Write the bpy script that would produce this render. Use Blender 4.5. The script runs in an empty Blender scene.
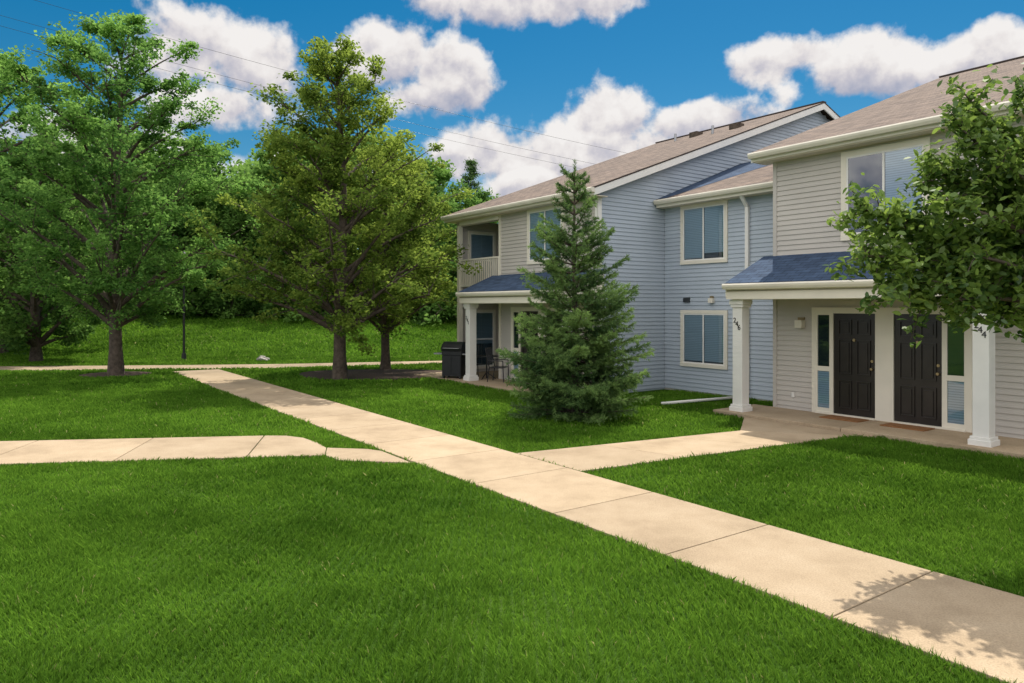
import bpy, math, random
import numpy as np
from mathutils import Vector
random.seed(7); rng=np.random.default_rng(11)
scene=bpy.context.scene
def link(o):
    scene.collection.objects.link(o); return o
def empty(name,loc=(0,0,0),rz=0):
    e=bpy.data.objects.new(name,None); e.location=loc; e.rotation_euler=(0,0,rz); e.empty_display_size=.3
    return link(e)
# ------------------------------------------------------------------ materials
def newmat(name):
    m=bpy.data.materials.new(name); m.use_nodes=True; nt=m.node_tree
    for n in list(nt.nodes): nt.nodes.remove(n)
    out=nt.nodes.new('ShaderNodeOutputMaterial')
    return m,nt,out
def N(nt,t,**kw):
    n=nt.nodes.new(t)
    for k,v in kw.items(): setattr(n,k,v)
    return n
def ramp(nt,fac,stops):
    r=N(nt,'ShaderNodeValToRGB'); e=r.color_ramp.elements
    while len(e)<len(stops): e.new(.5)
    for i,(p,c) in enumerate(stops):
        e[i].position=p; e[i].color=(*c,1)
    nt.links.new(fac,r.inputs[0]); return r.outputs[0]
def simple(name,col,rough=.6,var=.12,scale=4,bump=.0,bscale=60,metal=0,spec=.4):
    m,nt,out=newmat(name)
    b=N(nt,'ShaderNodeBsdfPrincipled'); b.inputs['Roughness'].default_value=rough; b.inputs['Metallic'].default_value=metal
    b.inputs['Specular IOR Level'].default_value=spec
    tc=N(nt,'ShaderNodeTexCoord')
    n=N(nt,'ShaderNodeTexNoise'); n.inputs['Scale'].default_value=scale; n.inputs['Detail'].default_value=6
    nt.links.new(tc.outputs['Object'],n.inputs['Vector'])
    c=Vector(col)
    o=ramp(nt,n.outputs[0],[(.3,tuple(c*(1-var))),(.7,tuple(c*(1+var)))])
    nt.links.new(o,b.inputs['Base Color'])
    if bump:
        n2=N(nt,'ShaderNodeTexNoise'); n2.inputs['Scale'].default_value=bscale; n2.inputs['Detail'].default_value=4
        nt.links.new(tc.outputs['Object'],n2.inputs['Vector'])
        bp=N(nt,'ShaderNodeBump'); bp.inputs['Strength'].default_value=bump; bp.inputs['Distance'].default_value=.01
        nt.links.new(n2.outputs[0],bp.inputs['Height']); nt.links.new(bp.outputs[0],b.inputs['Normal'])
    nt.links.new(b.outputs[0],out.inputs[0]); return m
M={}
M['siding']=simple('siding',(.52,.485,.44),.6,.06,1.1,.1,90)
M['siding_shade_blue']=simple('siding_shade_blue',(.42,.475,.54),.6,.06,1.1,.1,90)  # siding copy with the blue of open shade put into its colour
M['trim']=simple('trim',(.76,.71,.60),.5,.05,2)
M['white']=simple('white_paint',(.8,.78,.74),.45,.04,3)
M['soffit']=simple('soffit',(.68,.60,.47),.6,.04,3)
M['door']=simple('door_paint',(.024,.020,.018),.28,.2,5)
M['metal']=simple('black_metal',(.02,.02,.022),.35,.2,8)
M['brass']=simple('dark_bronze',(.35,.27,.15),.3,.1,8,metal=.8)
M['mat']=simple('coir_mat',(.26,.12,.045),.95,.3,60,.6,200)
M['bark']=simple('bark',(.085,.065,.05),.95,.45,9,.9,35)
M['interior']=simple('interior_dark',(.03,.035,.04),.8,.3,2)
M['lampglass']=simple('frosted_glass',(.75,.7,.6),.3,.03,2)
M['rock']=simple('rock',(.4,.37,.33),.9,.3,6,.8,20)
M['mulch']=simple('mulch',(.07,.045,.03),1,.6,30,1,60)
M['chrome']=simple('grey_metal',(.35,.35,.36),.35,.1,3,metal=.7)
def blinds():
    m,nt,out=newmat('blinds')
    b=N(nt,'ShaderNodeBsdfPrincipled'); b.inputs['Roughness'].default_value=.5
    tc=N(nt,'ShaderNodeTexCoord'); s=N(nt,'ShaderNodeSeparateXYZ'); nt.links.new(tc.outputs['Object'],s.inputs[0])
    a=N(nt,'ShaderNodeMath',operation='MULTIPLY'); a.inputs[1].default_value=22; nt.links.new(s.outputs[2],a.inputs[0])
    f=N(nt,'ShaderNodeMath',operation='FRACT'); nt.links.new(a.outputs[0],f.inputs[0])
    c=ramp(nt,f.outputs[0],[(.0,(.34,.38,.42)),(.25,(.74,.77,.80)),(.8,(.68,.71,.74)),(1,(.34,.38,.42))])
    nt.links.new(c,b.inputs['Base Color']); nt.links.new(b.outputs[0],out.inputs[0]); return m
M['blinds']=blinds()
def glass():
    m,nt,out=newmat('window_glass')
    lw=N(nt,'ShaderNodeLayerWeight'); lw.inputs[0].default_value=.35
    t=N(nt,'ShaderNodeBsdfTransparent'); t.inputs[0].default_value=(.60,.73,.80,1)
    g=N(nt,'ShaderNodeBsdfGlossy'); g.inputs['Roughness'].default_value=.02; g.inputs[0].default_value=(.9,.95,1,1)
    mr=N(nt,'ShaderNodeMapRange'); mr.inputs[3].default_value=.10; mr.inputs[4].default_value=.9
    nt.links.new(lw.outputs['Fresnel'],mr.inputs[0])
    x=N(nt,'ShaderNodeMixShader'); nt.links.new(mr.outputs[0],x.inputs[0]); nt.links.new(t.outputs[0],x.inputs[1]); nt.links.new(g.outputs[0],x.inputs[2])
    nt.links.new(x.outputs[0],out.inputs[0]); return m
M['glass']=glass()
def shingle(name='shingles',c1=(.245,.19,.155),c2=(.15,.12,.103),mo=(.075,.06,.055)):
    m,nt,out=newmat(name)
    b=N(nt,'ShaderNodeBsdfPrincipled'); b.inputs['Roughness'].default_value=.9; b.inputs['Specular IOR Level'].default_value=.12
    uv=N(nt,'ShaderNodeTexCoord')
    br=N(nt,'ShaderNodeTexBrick'); br.inputs['Scale'].default_value=1; br.inputs['Brick Width'].default_value=.30; br.inputs['Row Height'].default_value=.14
    br.inputs['Mortar Size'].default_value=.007; br.inputs['Color1'].default_value=(*c1,1); br.inputs['Color2'].default_value=(*c2,1)
    br.inputs['Mortar'].default_value=(*mo,1); br.inputs['Bias'].default_value=-.1
    nt.links.new(uv.outputs['UV'],br.inputs['Vector'])
    n=N(nt,'ShaderNodeTexNoise'); n.inputs['Scale'].default_value=3; n.inputs['Detail'].default_value=8; n.inputs['Roughness'].default_value=.7
    nt.links.new(uv.outputs['UV'],n.inputs['Vector'])
    r=ramp(nt,n.outputs[0],[(.3,(.72,.72,.72)),(.7,(1.22,1.22,1.22))])
    mx=N(nt,'ShaderNodeMixRGB',blend_type='MULTIPLY'); mx.inputs[0].default_value=1
    nt.links.new(br.outputs[0],mx.inputs[1]); nt.links.new(r,mx.inputs[2]); nt.links.new(mx.outputs[0],b.inputs['Base Color'])
    bp=N(nt,'ShaderNodeBump'); bp.inputs['Strength'].default_value=.6; bp.inputs['Distance'].default_value=.01
    iv=N(nt,'ShaderNodeMath',operation='SUBTRACT'); iv.inputs[0].default_value=1; nt.links.new(br.outputs['Fac'],iv.inputs[1])
    nt.links.new(iv.outputs[0],bp.inputs['Height']); nt.links.new(bp.outputs[0],b.inputs['Normal'])
    nt.links.new(b.outputs[0],out.inputs[0]); return m
M['shingle']=shingle()
M['shingle_shade_blue']=shingle('shaded_blue_shingles',(.065,.10,.165),(.045,.068,.115),(.03,.04,.065))  # brown shingle with blue shade painted into the colour
def concrete():
    m,nt,out=newmat('concrete')
    b=N(nt,'ShaderNodeBsdfPrincipled'); b.inputs['Roughness'].default_value=.9; b.inputs['Specular IOR Level'].default_value=.2
    tc=N(nt,'ShaderNodeTexCoord'); g=N(nt,'ShaderNodeNewGeometry')
    n=N(nt,'ShaderNodeTexNoise'); n.inputs['Scale'].default_value=1.1; n.inputs['Detail'].default_value=12; n.inputs['Roughness'].default_value=.68
    nt.links.new(tc.outputs['Object'],n.inputs['Vector'])
    c=ramp(nt,n.outputs[0],[(.28,(.31,.235,.155)),(.5,(.42,.325,.22)),(.75,(.49,.39,.275))])
    n3=N(nt,'ShaderNodeTexNoise'); n3.inputs['Scale'].default_value=70; n3.inputs['Detail'].default_value=4
    nt.links.new(tc.outputs['Object'],n3.inputs['Vector'])
    s=ramp(nt,n3.outputs[0],[(.3,(.78,.78,.78)),(.6,(1.06,1.06,1.06))])
    mx=N(nt,'ShaderNodeMixRGB',blend_type='MULTIPLY'); mx.inputs[0].default_value=1; nt.links.new(c,mx.inputs[1]); nt.links.new(s,mx.inputs[2])
    isl=ramp(nt,g.outputs['Random Per Island'],[(0,(.86,.86,.86)),(1,(1.08,1.07,1.05))])
    m2=N(nt,'ShaderNodeMixRGB',blend_type='MULTIPLY'); m2.inputs[0].default_value=1; nt.links.new(mx.outputs[0],m2.inputs[1]); nt.links.new(isl,m2.inputs[2])
    nt.links.new(m2.outputs[0],b.inputs['Base Color'])
    bp=N(nt,'ShaderNodeBump'); bp.inputs['Strength'].default_value=.35; bp.inputs['Distance'].default_value=.006
    nt.links.new(n3.outputs[0],bp.inputs['Height']); nt.links.new(bp.outputs[0],b.inputs['Normal'])
    nt.links.new(b.outputs[0],out.inputs[0]); return m
M['concrete']=concrete()
def leafmat(name,dark,light,trans=.45,gloss=0.0,straw=None):
    m,nt,out=newmat(name)
    at=N(nt,'ShaderNodeAttribute'); at.attribute_name='tint'
    st=[(0,dark),(1,light)] if straw is None else [(0,dark),(.93,light),(.97,straw)]
    c=ramp(nt,at.outputs['Fac'],st)
    b=N(nt,'ShaderNodeBsdfDiffuse')
    t=N(nt,'ShaderNodeBsdfTranslucent')
    hs=N(nt,'ShaderNodeHueSaturation'); hs.inputs['Hue'].default_value=.487; hs.inputs['Value'].default_value=1.5; hs.inputs['Saturation'].default_value=1.0
    nt.links.new(c,b.inputs['Color']); nt.links.new(c,hs.inputs['Color']); nt.links.new(hs.outputs[0],t.inputs[0])
    x=N(nt,'ShaderNodeMixShader'); x.inputs[0].default_value=trans
    nt.links.new(b.outputs[0],x.inputs[1]); nt.links.new(t.outputs[0],x.inputs[2]); o=x.outputs[0]
    if gloss:
        gl=N(nt,'ShaderNodeBsdfGlossy'); gl.inputs['Roughness'].default_value=.45; y=N(nt,'ShaderNodeMixShader'); y.inputs[0].default_value=gloss
        nt.links.new(o,y.inputs[1]); nt.links.new(gl.outputs[0],y.inputs[2]); o=y.outputs[0]
    nt.links.new(o,out.inputs[0]); return m
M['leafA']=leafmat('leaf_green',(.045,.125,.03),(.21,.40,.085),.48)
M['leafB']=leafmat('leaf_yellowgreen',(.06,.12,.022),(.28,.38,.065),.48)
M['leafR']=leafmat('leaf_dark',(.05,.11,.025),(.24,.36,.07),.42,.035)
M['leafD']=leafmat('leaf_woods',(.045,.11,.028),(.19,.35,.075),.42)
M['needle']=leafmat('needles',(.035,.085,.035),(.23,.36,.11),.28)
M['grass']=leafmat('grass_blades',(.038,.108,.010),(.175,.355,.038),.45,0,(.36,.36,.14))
def ground():
    m,nt,out=newmat('lawn_soil')
    b=N(nt,'ShaderNodeBsdfDiffuse')
    tc=N(nt,'ShaderNodeTexCoord')
    n=N(nt,'ShaderNodeTexNoise'); n.inputs['Scale'].default_value=.35; n.inputs['Detail'].default_value=14; n.inputs['Roughness'].default_value=.75
    nt.links.new(tc.outputs['Object'],n.inputs['Vector'])
    c=ramp(nt,n.outputs[0],[(.3,(.03,.075,.012)),(.5,(.055,.115,.018)),(.68,(.10,.165,.035))])
    nt.links.new(c,b.inputs['Color'])
    n2=N(nt,'ShaderNodeTexNoise'); n2.inputs['Scale'].default_value=30; n2.inputs['Detail'].default_value=5; nt.links.new(tc.outputs['Object'],n2.inputs['Vector'])
    bp=N(nt,'ShaderNodeBump'); bp.inputs['Strength'].default_value=1; bp.inputs['Distance'].default_value=.06
    nt.links.new(n2.outputs[0],bp.inputs['Height']); nt.links.new(bp.outputs[0],b.inputs['Normal'])
    nt.links.new(b.outputs[0],out.inputs[0]); return m
M['ground']=ground()
# ------------------------------------------------------------------ mesh helpers
class MB:
    def __init__(s): s.v=[]; s.f=[]; s.m=[]; s.uv=[]
    def face(s,pts,mat=0,uv=None):
        i=len(s.v); s.v+= [tuple(p) for p in pts]; s.f.append(list(range(i,i+len(pts)))); s.m.append(mat)
        s.uv.append(uv if uv else [(0,0)]*len(pts))
    def hexa(s,p,mat=0):
        i=len(s.v); s.v+=[tuple(q) for q in p]
        for f in ((0,3,2,1),(4,5,6,7),(0,1,5,4),(1,2,6,5),(2,3,7,6),(3,0,4,7)):
            s.f.append([i+k for k in f]); s.m.append(mat); s.uv.append([(0,0)]*4)
    def box(s,x0,x1,y0,y1,z0,z1,mat=0):
        s.hexa([(x0,y0,z0),(x1,y0,z0),(x1,y1,z0),(x0,y1,z0),(x0,y0,z1),(x1,y0,z1),(x1,y1,z1),(x0,y1,z1)],mat)
    def fbox(s,F,r0,r1,o0,o1,z0,z1,mat=0):
        def P(r,o,z): return (F[0][0]+F[1][0]*r+F[2][0]*o, F[0][1]+F[1][1]*r+F[2][1]*o, z)
        s.hexa([P(r0,o1,z0),P(r1,o1,z0),P(r1,o0,z0),P(r0,o0,z0),P(r0,o1,z1),P(r1,o1,z1),P(r1,o0,z1),P(r0,o0,z1)],mat)
    def prism(s,poly,a0,a1,axis='x',mat=0):
        n=len(poly); i=len(s.v)
        for a in (a0,a1):
            for (p,q) in poly:
                s.v.append((a,p,q) if axis=='x' else ((p,a,q) if axis=='y' else (p,q,a)))
        fs=[list(range(i,i+n))[::-1],list(range(i+n,i+2*n))]+[[i+k,i+(k+1)%n,i+n+(k+1)%n,i+n+k] for k in range(n)]
        for f in fs: s.f.append(f); s.m.append(mat); s.uv.append([(0,0)]*len(f))
    def cyl(s,p0,p1,r0,r1=None,n=10,mat=0):
        r1=r0 if r1 is None else r1
        p0=Vector(p0);p1=Vector(p1);d=(p1-p0).normalized()
        a=d.orthogonal().normalized(); b=d.cross(a); i=len(s.v)
        for p,r in ((p0,r0),(p1,r1)):
            for k in range(n):
                t=2*math.pi*k/n; s.v.append(tuple(p+a*r*math.cos(t)+b*r*math.sin(t)))
        fs=[[i+k,i+(k+1)%n,i+n+(k+1)%n,i+n+k] for k in range(n)]+[list(range(i,i+n))[::-1],list(range(i+n,i+2*n))]
        for f in fs: s.f.append(f); s.m.append(mat); s.uv.append([(0,0)]*len(f))
    def obj(s,name,mats,parent=None,smooth=False,bevel=0):
        me=bpy.data.meshes.new(name); me.from_pydata(s.v,[],s.f); 
        for k in mats: me.materials.append(M[k])
        me.polygons.foreach_set('material_index',s.m)
        uvl=me.uv_layers.new(name='UVMap'); uvl.data.foreach_set('uv',[c for f in s.uv for p in f for c in p])
        me.update(); o=bpy.data.objects.new(name,me); link(o)
        if parent: o.parent=parent
        if smooth: me.polygons.foreach_set('use_smooth',[True]*len(me.polygons))
        if bevel:
            b=o.modifiers.new('b','BEVEL'); b.width=bevel; b.segments=2; b.limit_method='ANGLE'
        return o
def fastmesh(name,verts,faces_n,nper,mat,tint=None,parent=None):
    me=bpy.data.meshes.new(name); nv=len(verts)
    me.vertices.add(nv); me.vertices.foreach_set('co',verts.astype(np.float32).ravel())
    me.loops.add(nv); me.loops.foreach_set('vertex_index',np.arange(nv,dtype=np.int32))
    me.polygons.add(faces_n); me.polygons.foreach_set('loop_start',np.arange(0,nv,nper,dtype=np.int32))
    me.polygons.foreach_set('loop_total',np.full(faces_n,nper,dtype=np.int32))
    me.materials.append(M[mat])
    if tint is not None:
        a=me.attributes.new('tint','FLOAT','POINT'); a.data.foreach_set('value',tint.astype(np.float32))
    me.update(calc_edges=True)
    o=bpy.data.objects.new(name,me); link(o)
    if parent: o.parent=parent
    return o
# ------------------------------------------------------------------ frame
U=np.array([.583,-.812]); V=np.array([.812,.583]); P0=np.array([4.83,15.2])
def uvw(u,v): return P0+u*U+v*V
TH=math.atan2(-.812,.583)
# ------------------------------------------------------------------ ground
def gz(x,y):
    t=np.clip((y-30.5)/17,0,1); k=np.clip((-x)/25,0,1)
    return t*t*(3-2*t)*(1.35+.5*k)
xs=np.concatenate([np.linspace(-700,-70,12),np.linspace(-60,60,61),np.linspace(70,700,12)])
ys=np.concatenate([np.linspace(-300,-12,8),np.linspace(-10,90,51),np.linspace(110,900,12)])
vv=[(x,y,float(gz(x,y))) for y in ys for x in xs]; nx=len(xs)
ff=[(j*nx+i,j*nx+i+1,(j+1)*nx+i+1,(j+1)*nx+i) for j in range(len(ys)-1) for i in range(nx-1)]
me=bpy.data.meshes.new('ground'); me.from_pydata(vv,[],ff); me.materials.append(M['ground'])
me.polygons.foreach_set('use_smooth',[True]*len(me.polygons)); link(bpy.data.objects.new('ground',me))
# ------------------------------------------------------------------ paths
polys=[]
def slab(mb,pts,z1=.028,z0=-.06):
    n=len(pts); mb.prism([tuple(p) for p in pts],z0,z1,'z')
mb=MB()
v0,v1=-7.82,-6.26
k0=5.0-1.62*20
uu=[k0+1.62*i for i in range(0,30)]
for a,b in zip(uu[:-1],uu[1:]):
    if b<-16.6 : continue
    if b>14: continue
    slab(mb,[uvw(a+.007,v0),uvw(b-.007,v0),uvw(b-.007,v1),uvw(a+.007,v1)])
polys.append([uvw(-18,v0),uvw(14,v0),uvw(14,v1),uvw(-18,v1)])
mb.obj('main_path',['concrete'],bevel=.006)
def lerp(a,b,t): return (a[0]+(b[0]-a[0])*t,a[1]+(b[1]-a[1])*t)
mb=MB()
A0,A1=(-30,9.45),(-4.35,12.63); B0,B1=(-30,7.3),(-4.0,10.82)
n=14
for i in range(n):
    t0,t1=i/n,(i+1)/n; e=.0003
    slab(mb,[lerp(B0,B1,t0+e),lerp(B0,B1,t1-e),lerp(A0,A1,t1-e),lerp(A0,A1,t0+e)])
slab(mb,[(-3.985,10.822),(-2.86,10.97),(-2.98,11.55),(-3.25,12.0),(-3.6,12.42),(-3.95,12.62),(-4.335,12.632)])
slab(mb,[(-2.845,10.97),(-2.55,10.62),(-1.46,10.45),(-1.70,10.80),(-2.05,11.3),(-2.3,11.45),(-2.965,11.55)])
polys.append([(-30,7.3),(-4.0,10.82),(-2.85,10.97),(-2.5,10.6),(-1.3,10.4),(-1.7,10.82),(-2.05,11.3),(-2.3,11.45),(-2.98,11.55),(-3.6,12.42),(-3.95,12.62),(-4.35,12.63),(-30,9.45)])
mb.obj('side_path',['concrete'],bevel=.006)
mb=MB()
a1=(4.16,13.14); b1=(5.93,12.62)
def mainr(X):
    uq=(X-4.83-.812*v1)/.583; return tuple(uvw(uq,v1+.012))
a0=mainr(.06); b0=mainr(.93)
for i in range(3):
    slab(mb,[lerp(b0,b1,i/3+.001),lerp(b0,b1,(i+1)/3-.001),lerp(a0,a1,(i+1)/3-.001),lerp(a0,a1,i/3+.001)])
q1=tuple(uvw(.35,-.36)); q2=tuple(uvw(3.1,-.36))
slab(mb,[(b1[0]+.01,b1[1]+.01),q2,q1,(a1[0]+.01,a1[1]+.01)])
polys.append([a0,b0,b1,q2,tuple(uvw(3.1,0)),tuple(uvw(.3,0)),q1,a1])
mb.obj('entry_path',['concrete'],bevel=.006)
mb=MB(); fp=[(-60,21.5),(-40,23.2),(-19,25.2),(-12.4,26.0),(-9,26.4),(-2.7,28.6),(.2,29.6)]
fq=[(-60,23.6),(-40,25.3),(-19,27.2),(-12.4,27.8),(-9,28.3),(-3.1,29.9),(-.3,30.5)]
for i in range(len(fp)-1):
    m_=4
    for j in range(m_):
        t0,t1=j/m_+.001,(j+1)/m_-.001
        slab(mb,[lerp(fp[i],fp[i+1],t0),lerp(fp[i],fp[i+1],t1),lerp(fq[i],fq[i+1],t1),lerp(fq[i],fq[i+1],t0)],z1=.022)
polys.append(fp+fq[::-1]); mb.obj('cross_path',['concrete'])
S=empty('porch_slab',(P0[0],P0[1],0),TH)
mb=MB(); mb.box(-.45,2.4,-.35,1.09,-.1,.09); mb.box(2.412,5.3,-.35,1.09,-.1,.09); mb.obj('slab',['concrete'],S,bevel=.01)
S=empty('porch_slab',(P0[0],P0[1],0),TH)
mb=MB(); mb.box(-9.3,-3.7,-1.6,-.21,-.1,.07); mb.box(-11.6,-9.31,-1.6,1.39,-.1,.07); mb.obj('slab',['concrete'],S,bevel=.01)
polys.append([uvw(-.45,-.35),uvw(14,-.35),uvw(14,20),uvw(-.45,20)])
polys.append([uvw(-11.6,-1.6),uvw(-3.7,-1.6),uvw(-3.7,2.26),uvw(14,2.26),uvw(14,20),uvw(-11.6,20)])
# ------------------------------------------------------------------ siding etc
E=.108
def siding(mb,F,r0,r1,z0,z1,top=None,mat=0):
    O,R,X=F; z=z0
    def P(r,o,zz): return (O[0]+R[0]*r+X[0]*o,O[1]+R[1]*r+X[1]*o,zz)
    while z<z1-1e-4:
        ze=min(z+E,z1)
        ra,rb=r0,r1
        if top: 
            rr=top(z+E*.5)
            if rr is None: break
            ra,rb=max(r0,rr[0]),min(r1,rr[1])
            if rb-ra<.02: break
        d=.019
        mb.face([P(ra,d,z),P(rb,d,z),P(rb,.0,ze),P(ra,.0,ze)],mat)
        mb.face([P(ra,0,z),P(rb,0,z),P(rb,d,z),P(ra,d,z)],mat)
        z=ze
def front(v): return ((0,v),(1,0),(0,-1))
def side(u): return ((u,0),(0,1),(1,0))
MATS=['siding','trim','white','glass','blinds','interior','door','brass','lampglass','soffit','mat','siding_shade_blue']
def window(mb,F,r0,r1,z0,z1,tr=.085,kind='slide',blind=1.0,blind2=1.0):
    mb.fbox(F,r0-tr,r1+tr,.0,.045,z1,z1+tr,1); mb.fbox(F,r0-tr,r1+tr,.0,.055,z0-tr,z0,1)
    mb.fbox(F,r0-tr,r0,.0,.045,z0,z1,1); mb.fbox(F,r1,r1+tr,.0,.045,z0,z1,1)
    s=.035
    mb.fbox(F,r0,r1,.0,.036,z1-s,z1,2); mb.fbox(F,r0,r1,.0,.036,z0,z0+s,2)
    mb.fbox(F,r0,r0+s,.0,.036,z0+s,z1-s,2); mb.fbox(F,r1-s,r1,.0,.036,z0+s,z1-s,2)
    if kind=='slide':
        m_=(r0+r1)/2; mb.fbox(F,m_-s*.6,m_+s*.6,.0,.037,z0+s,z1-s,2)
    else:
        m_=(z0+z1)/2; mb.fbox(F,r0+s,r1-s,.0,.037,m_-s*.6,m_+s*.6,2)
    mb.fbox(F,r0+s,r1-s,.0,.021,z0+s,z1-s,5)
    mm=(r0+r1)/2 if kind=='slide' else r1
    if blind>0:
        zb=z1-(z1-z0)*blind+s
        mb.fbox(F,r0+s+.01,mm-s,.021,.0235,zb,z1-s,4)
    if kind=='slide': mb.fbox(F,mm+s,r1-s-.01,.021,.0235,z1-(z1-z0)*blind2+s,z1-s,4)
    O,R,X=F
    def P(r,o,zz): return (O[0]+R[0]*r+X[0]*o,O[1]+R[1]*r+X[1]*o,zz)
    mb.face([P(r0+s,.029,z0+s),P(r1-s,.029,z0+s),P(r1-s,.029,z1-s),P(r0+s,.029,z1-s)],3)
def door(mb,F,r0,r1,z0,z1,knob_right=True):
    mb.fbox(F,r0,r1,0,.022,z0,z1,6)
    w=r1-r0
    for cx in (.28,.72):
        for (a,b) in ((.06,.34),(.40,.74),(.79,.94)):
            ra,rb=r0+w*(cx-.16),r0+w*(cx+.16); za,zb=z0+(z1-z0)*a,z0+(z1-z0)*b
            for (qa,qb,qc,qd) in ((ra,rb,za,za+.022),(ra,rb,zb-.022,zb),(ra,ra+.022,za+.022,zb-.022),(rb-.022,rb,za+.022,zb-.022)): mb.fbox(F,qa,qb,.022,.045,qc,qd,6)
            mb.fbox(F,ra+.055,rb-.055,.022,.038,za+.055,zb-.055,6)
    kr=r1-.07 if knob_right else r0+.07
    O,R,X=F
    def P(r,o,zz): return (O[0]+R[0]*r+X[0]*o,O[1]+R[1]*r+X[1]*o,zz)
    mb.cyl(P(kr,.02,z0+.95),P(kr,.075,z0+.95),.03,.026,10,7); mb.cyl(P(kr,.02,z0+1.1),P(kr,.04,z0+1.1),.028,.028,10,7)
    m_=(r0+r1)/2; mb.cyl(P(m_,.02,z0+1.5),P(m_,.045,z0+1.5),.035,.03,10,7)
def sidelight(mb,F,r0,r1,z0,z1):
    s=.035
    mb.fbox(F,r0,r0+s,0,.05,z0,z1,1); mb.fbox(F,r1-s,r1,0,.05,z0,z1,1)
    zm=z0+(z1-z0)*.44
    for a,b in ((z0,z0+.09),(zm-.05,zm+.05),(z1-s,z1)): mb.fbox(F,r0+s,r1-s,0,.048,a,b,1)
    mb.fbox(F,r0+s,r1-s,0,.021,z0,z1,5)
    mb.fbox(F,r0+s,r1-s,.021,.0235,z0+.09,zm-.05,4)
    O,R,X=F
    def P(r,o,zz): return (O[0]+R[0]*r+X[0]*o,O[1]+R[1]*r+X[1]*o,zz)
    mb.face([P(r0+s,.03,z0),P(r1-s,.03,z0),P(r1-s,.03,z1),P(r0+s,.03,z1)],3)
def entry(mb,F,a,zb=.09,mats=True):
    z1=2.15; z0=zb+.03
    sidelight(mb,F,a,a+.33,z0,z1); door(mb,F,a+.38,a+1.24,z0,z1,True)
    door(mb,F,a+1.59,a+2.45,z0,z1,True); sidelight(mb,F,a+2.50,a+2.85,z0,z1)
    for r0,r1 in ((a-.09,a),(a+.33,a+.38),(a+1.24,a+1.59),(a+2.45,a+2.50),(a+2.85,a+2.94)): mb.fbox(F,r0,r1,0,.055,z0-.03,z1,1)
    mb.fbox(F,a-.09,a+2.94,0,.06,z1,z1+.12,1)
    mb.fbox(F,a,a+1.24,0,.09,zb,z0,1); mb.fbox(F,a+1.59,a+2.85,0,.09,zb,z0,1)
    mb.fbox(F,a+.42,a+1.2,.2,.62,zb,zb+.02,10); mb.fbox(F,a+1.62,a+2.4,.2,.62,zb,zb+.02,10)
def gutter(mb,u0,u1,v,z,mat=1):
    mb.prism([(v-.11,z),(v-.13,z-.03),(v-.12,z-.07),(v-.09,z-.12),(v,z-.12),(v,z)],u0,u1,'x',mat)
def column(mb,u,v,z0,z1,w=.17,mat=2):
    mb.box(u-w,u+w,v-w,v+w,z0,z0+.18,mat); mb.box(u-w+.02,u+w-.02,v-w+.02,v+w-.02,z0+.18,z0+.23,mat)
    mb.box(u-w+.05,u+w-.05,v-w+.05,v+w-.05,z0+.23,z1-.16,mat)
    mb.box(u-w+.02,u+w-.02,v-w+.02,v+w-.02,z1-.16,z1-.10,mat); mb.box(u-w,u+w,v-w,v+w,z1-.10,z1,mat)
def number(parent,txt,u,v,z):
    for i,ch in enumerate(txt):
        c=bpy.data.curves.new('number','FONT'); c.body=ch; c.size=.15; c.extrude=.004; c.align_x='CENTER'
        o=bpy.data.objects.new('house_number_digit',c); link(o); o.parent=parent; o.rotation_euler=(math.pi/2,0,0)
        o.location=(u-.06+i*.055,v,z-i*.075); o.data.materials.append(M['metal'])
PITCH=.37
def porch(par,ua,ub,vf,vw,zt,ze=2.78,zb=2.60):
    mb=MB()
    L=math.hypot(vw-vf,zt-ze)
    mb.face([(ua,vf,ze),(ub,vf,ze),(ub,vw,zt),(ua,vw,zt)],0,[(ua,0),(ub,0),(ub,L),(ua,L)])
    mb.prism([(vf,ze-.03),(vw,zt-.03),(vw,zt-.004),(vf,ze-.004)],ua,ub,'x',0)
    mb.obj('porch_roof',['shingle_shade_blue'],par)  # building's shade on the porch roof is painted in as blue
    mb=MB()
    mb.box(ua+.03,ub-.03,vf+.03,vw-.02,zb-.0,zb+.03,9)
    mb.box(ua+.02,ub-.02,vf+.03,vf+.06,zb-.16,ze-.03,1)
    gutter(mb,ua,ub,vf+.03,ze-.015,1)
    for x in (ua,ub-.04):
        mb.prism([(vf+.02,zb-.12),(vw-.02,zb-.12),(vw-.02,zt-.04),(vf+.02,ze-.04)],x+.01,x+.04,'x',1)
    mb.box(ua+.12,ub-.12,vf+.07,vf+.33,zb-.17,zb-.001,1)
    mb.obj('porch_trim',MATS,par)
# ================= building A (right)
B1=empty('apartment_building',(P0[0],P0[1],0),TH)
mb=MB(); F=front(1.1)
siding(mb,F,.065,12,.05,5.5)
mb.box(.065,12,1.1,1.3,-.1,5.5,0); mb.fbox(F,.04,.13,0,.03,.02,5.5,0)
mb.box(.065,.2,1.3,18,-.1,5.5,0); mb.box(.2,12,17.8,18,-.1,5.5,0); mb.box(11.9,12,1.3,17.8,-.1,5.5,0)
mb.prism([(1.1,5.5),(18,5.5),(9.7,8.6)],.07,.2,'x',0); mb.prism([(1.1,5.5),(18,5.5),(9.7,8.6)],11.85,11.99,'x',0)
mb.obj('walls',MATS,B1)
mb=MB()
entry(mb,F,1.07)
window(mb,F,1.72,3.2,3.72,5.28,.11,'slide',0); window(mb,F,6.4,7.9,3.72,5.28,.11); window(mb,F,6.4,7.9,.8,2.15,.1)
mb.fbox(F,.66,.80,0,.06,2.0,2.06,7); mb.fbox(F,.65,.81,.02,.16,1.84,2.0,8)
mb.fbox(F,.5,.56,0,.04,.35,.45,2)
mb.obj('openings',MATS,B1)
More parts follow.
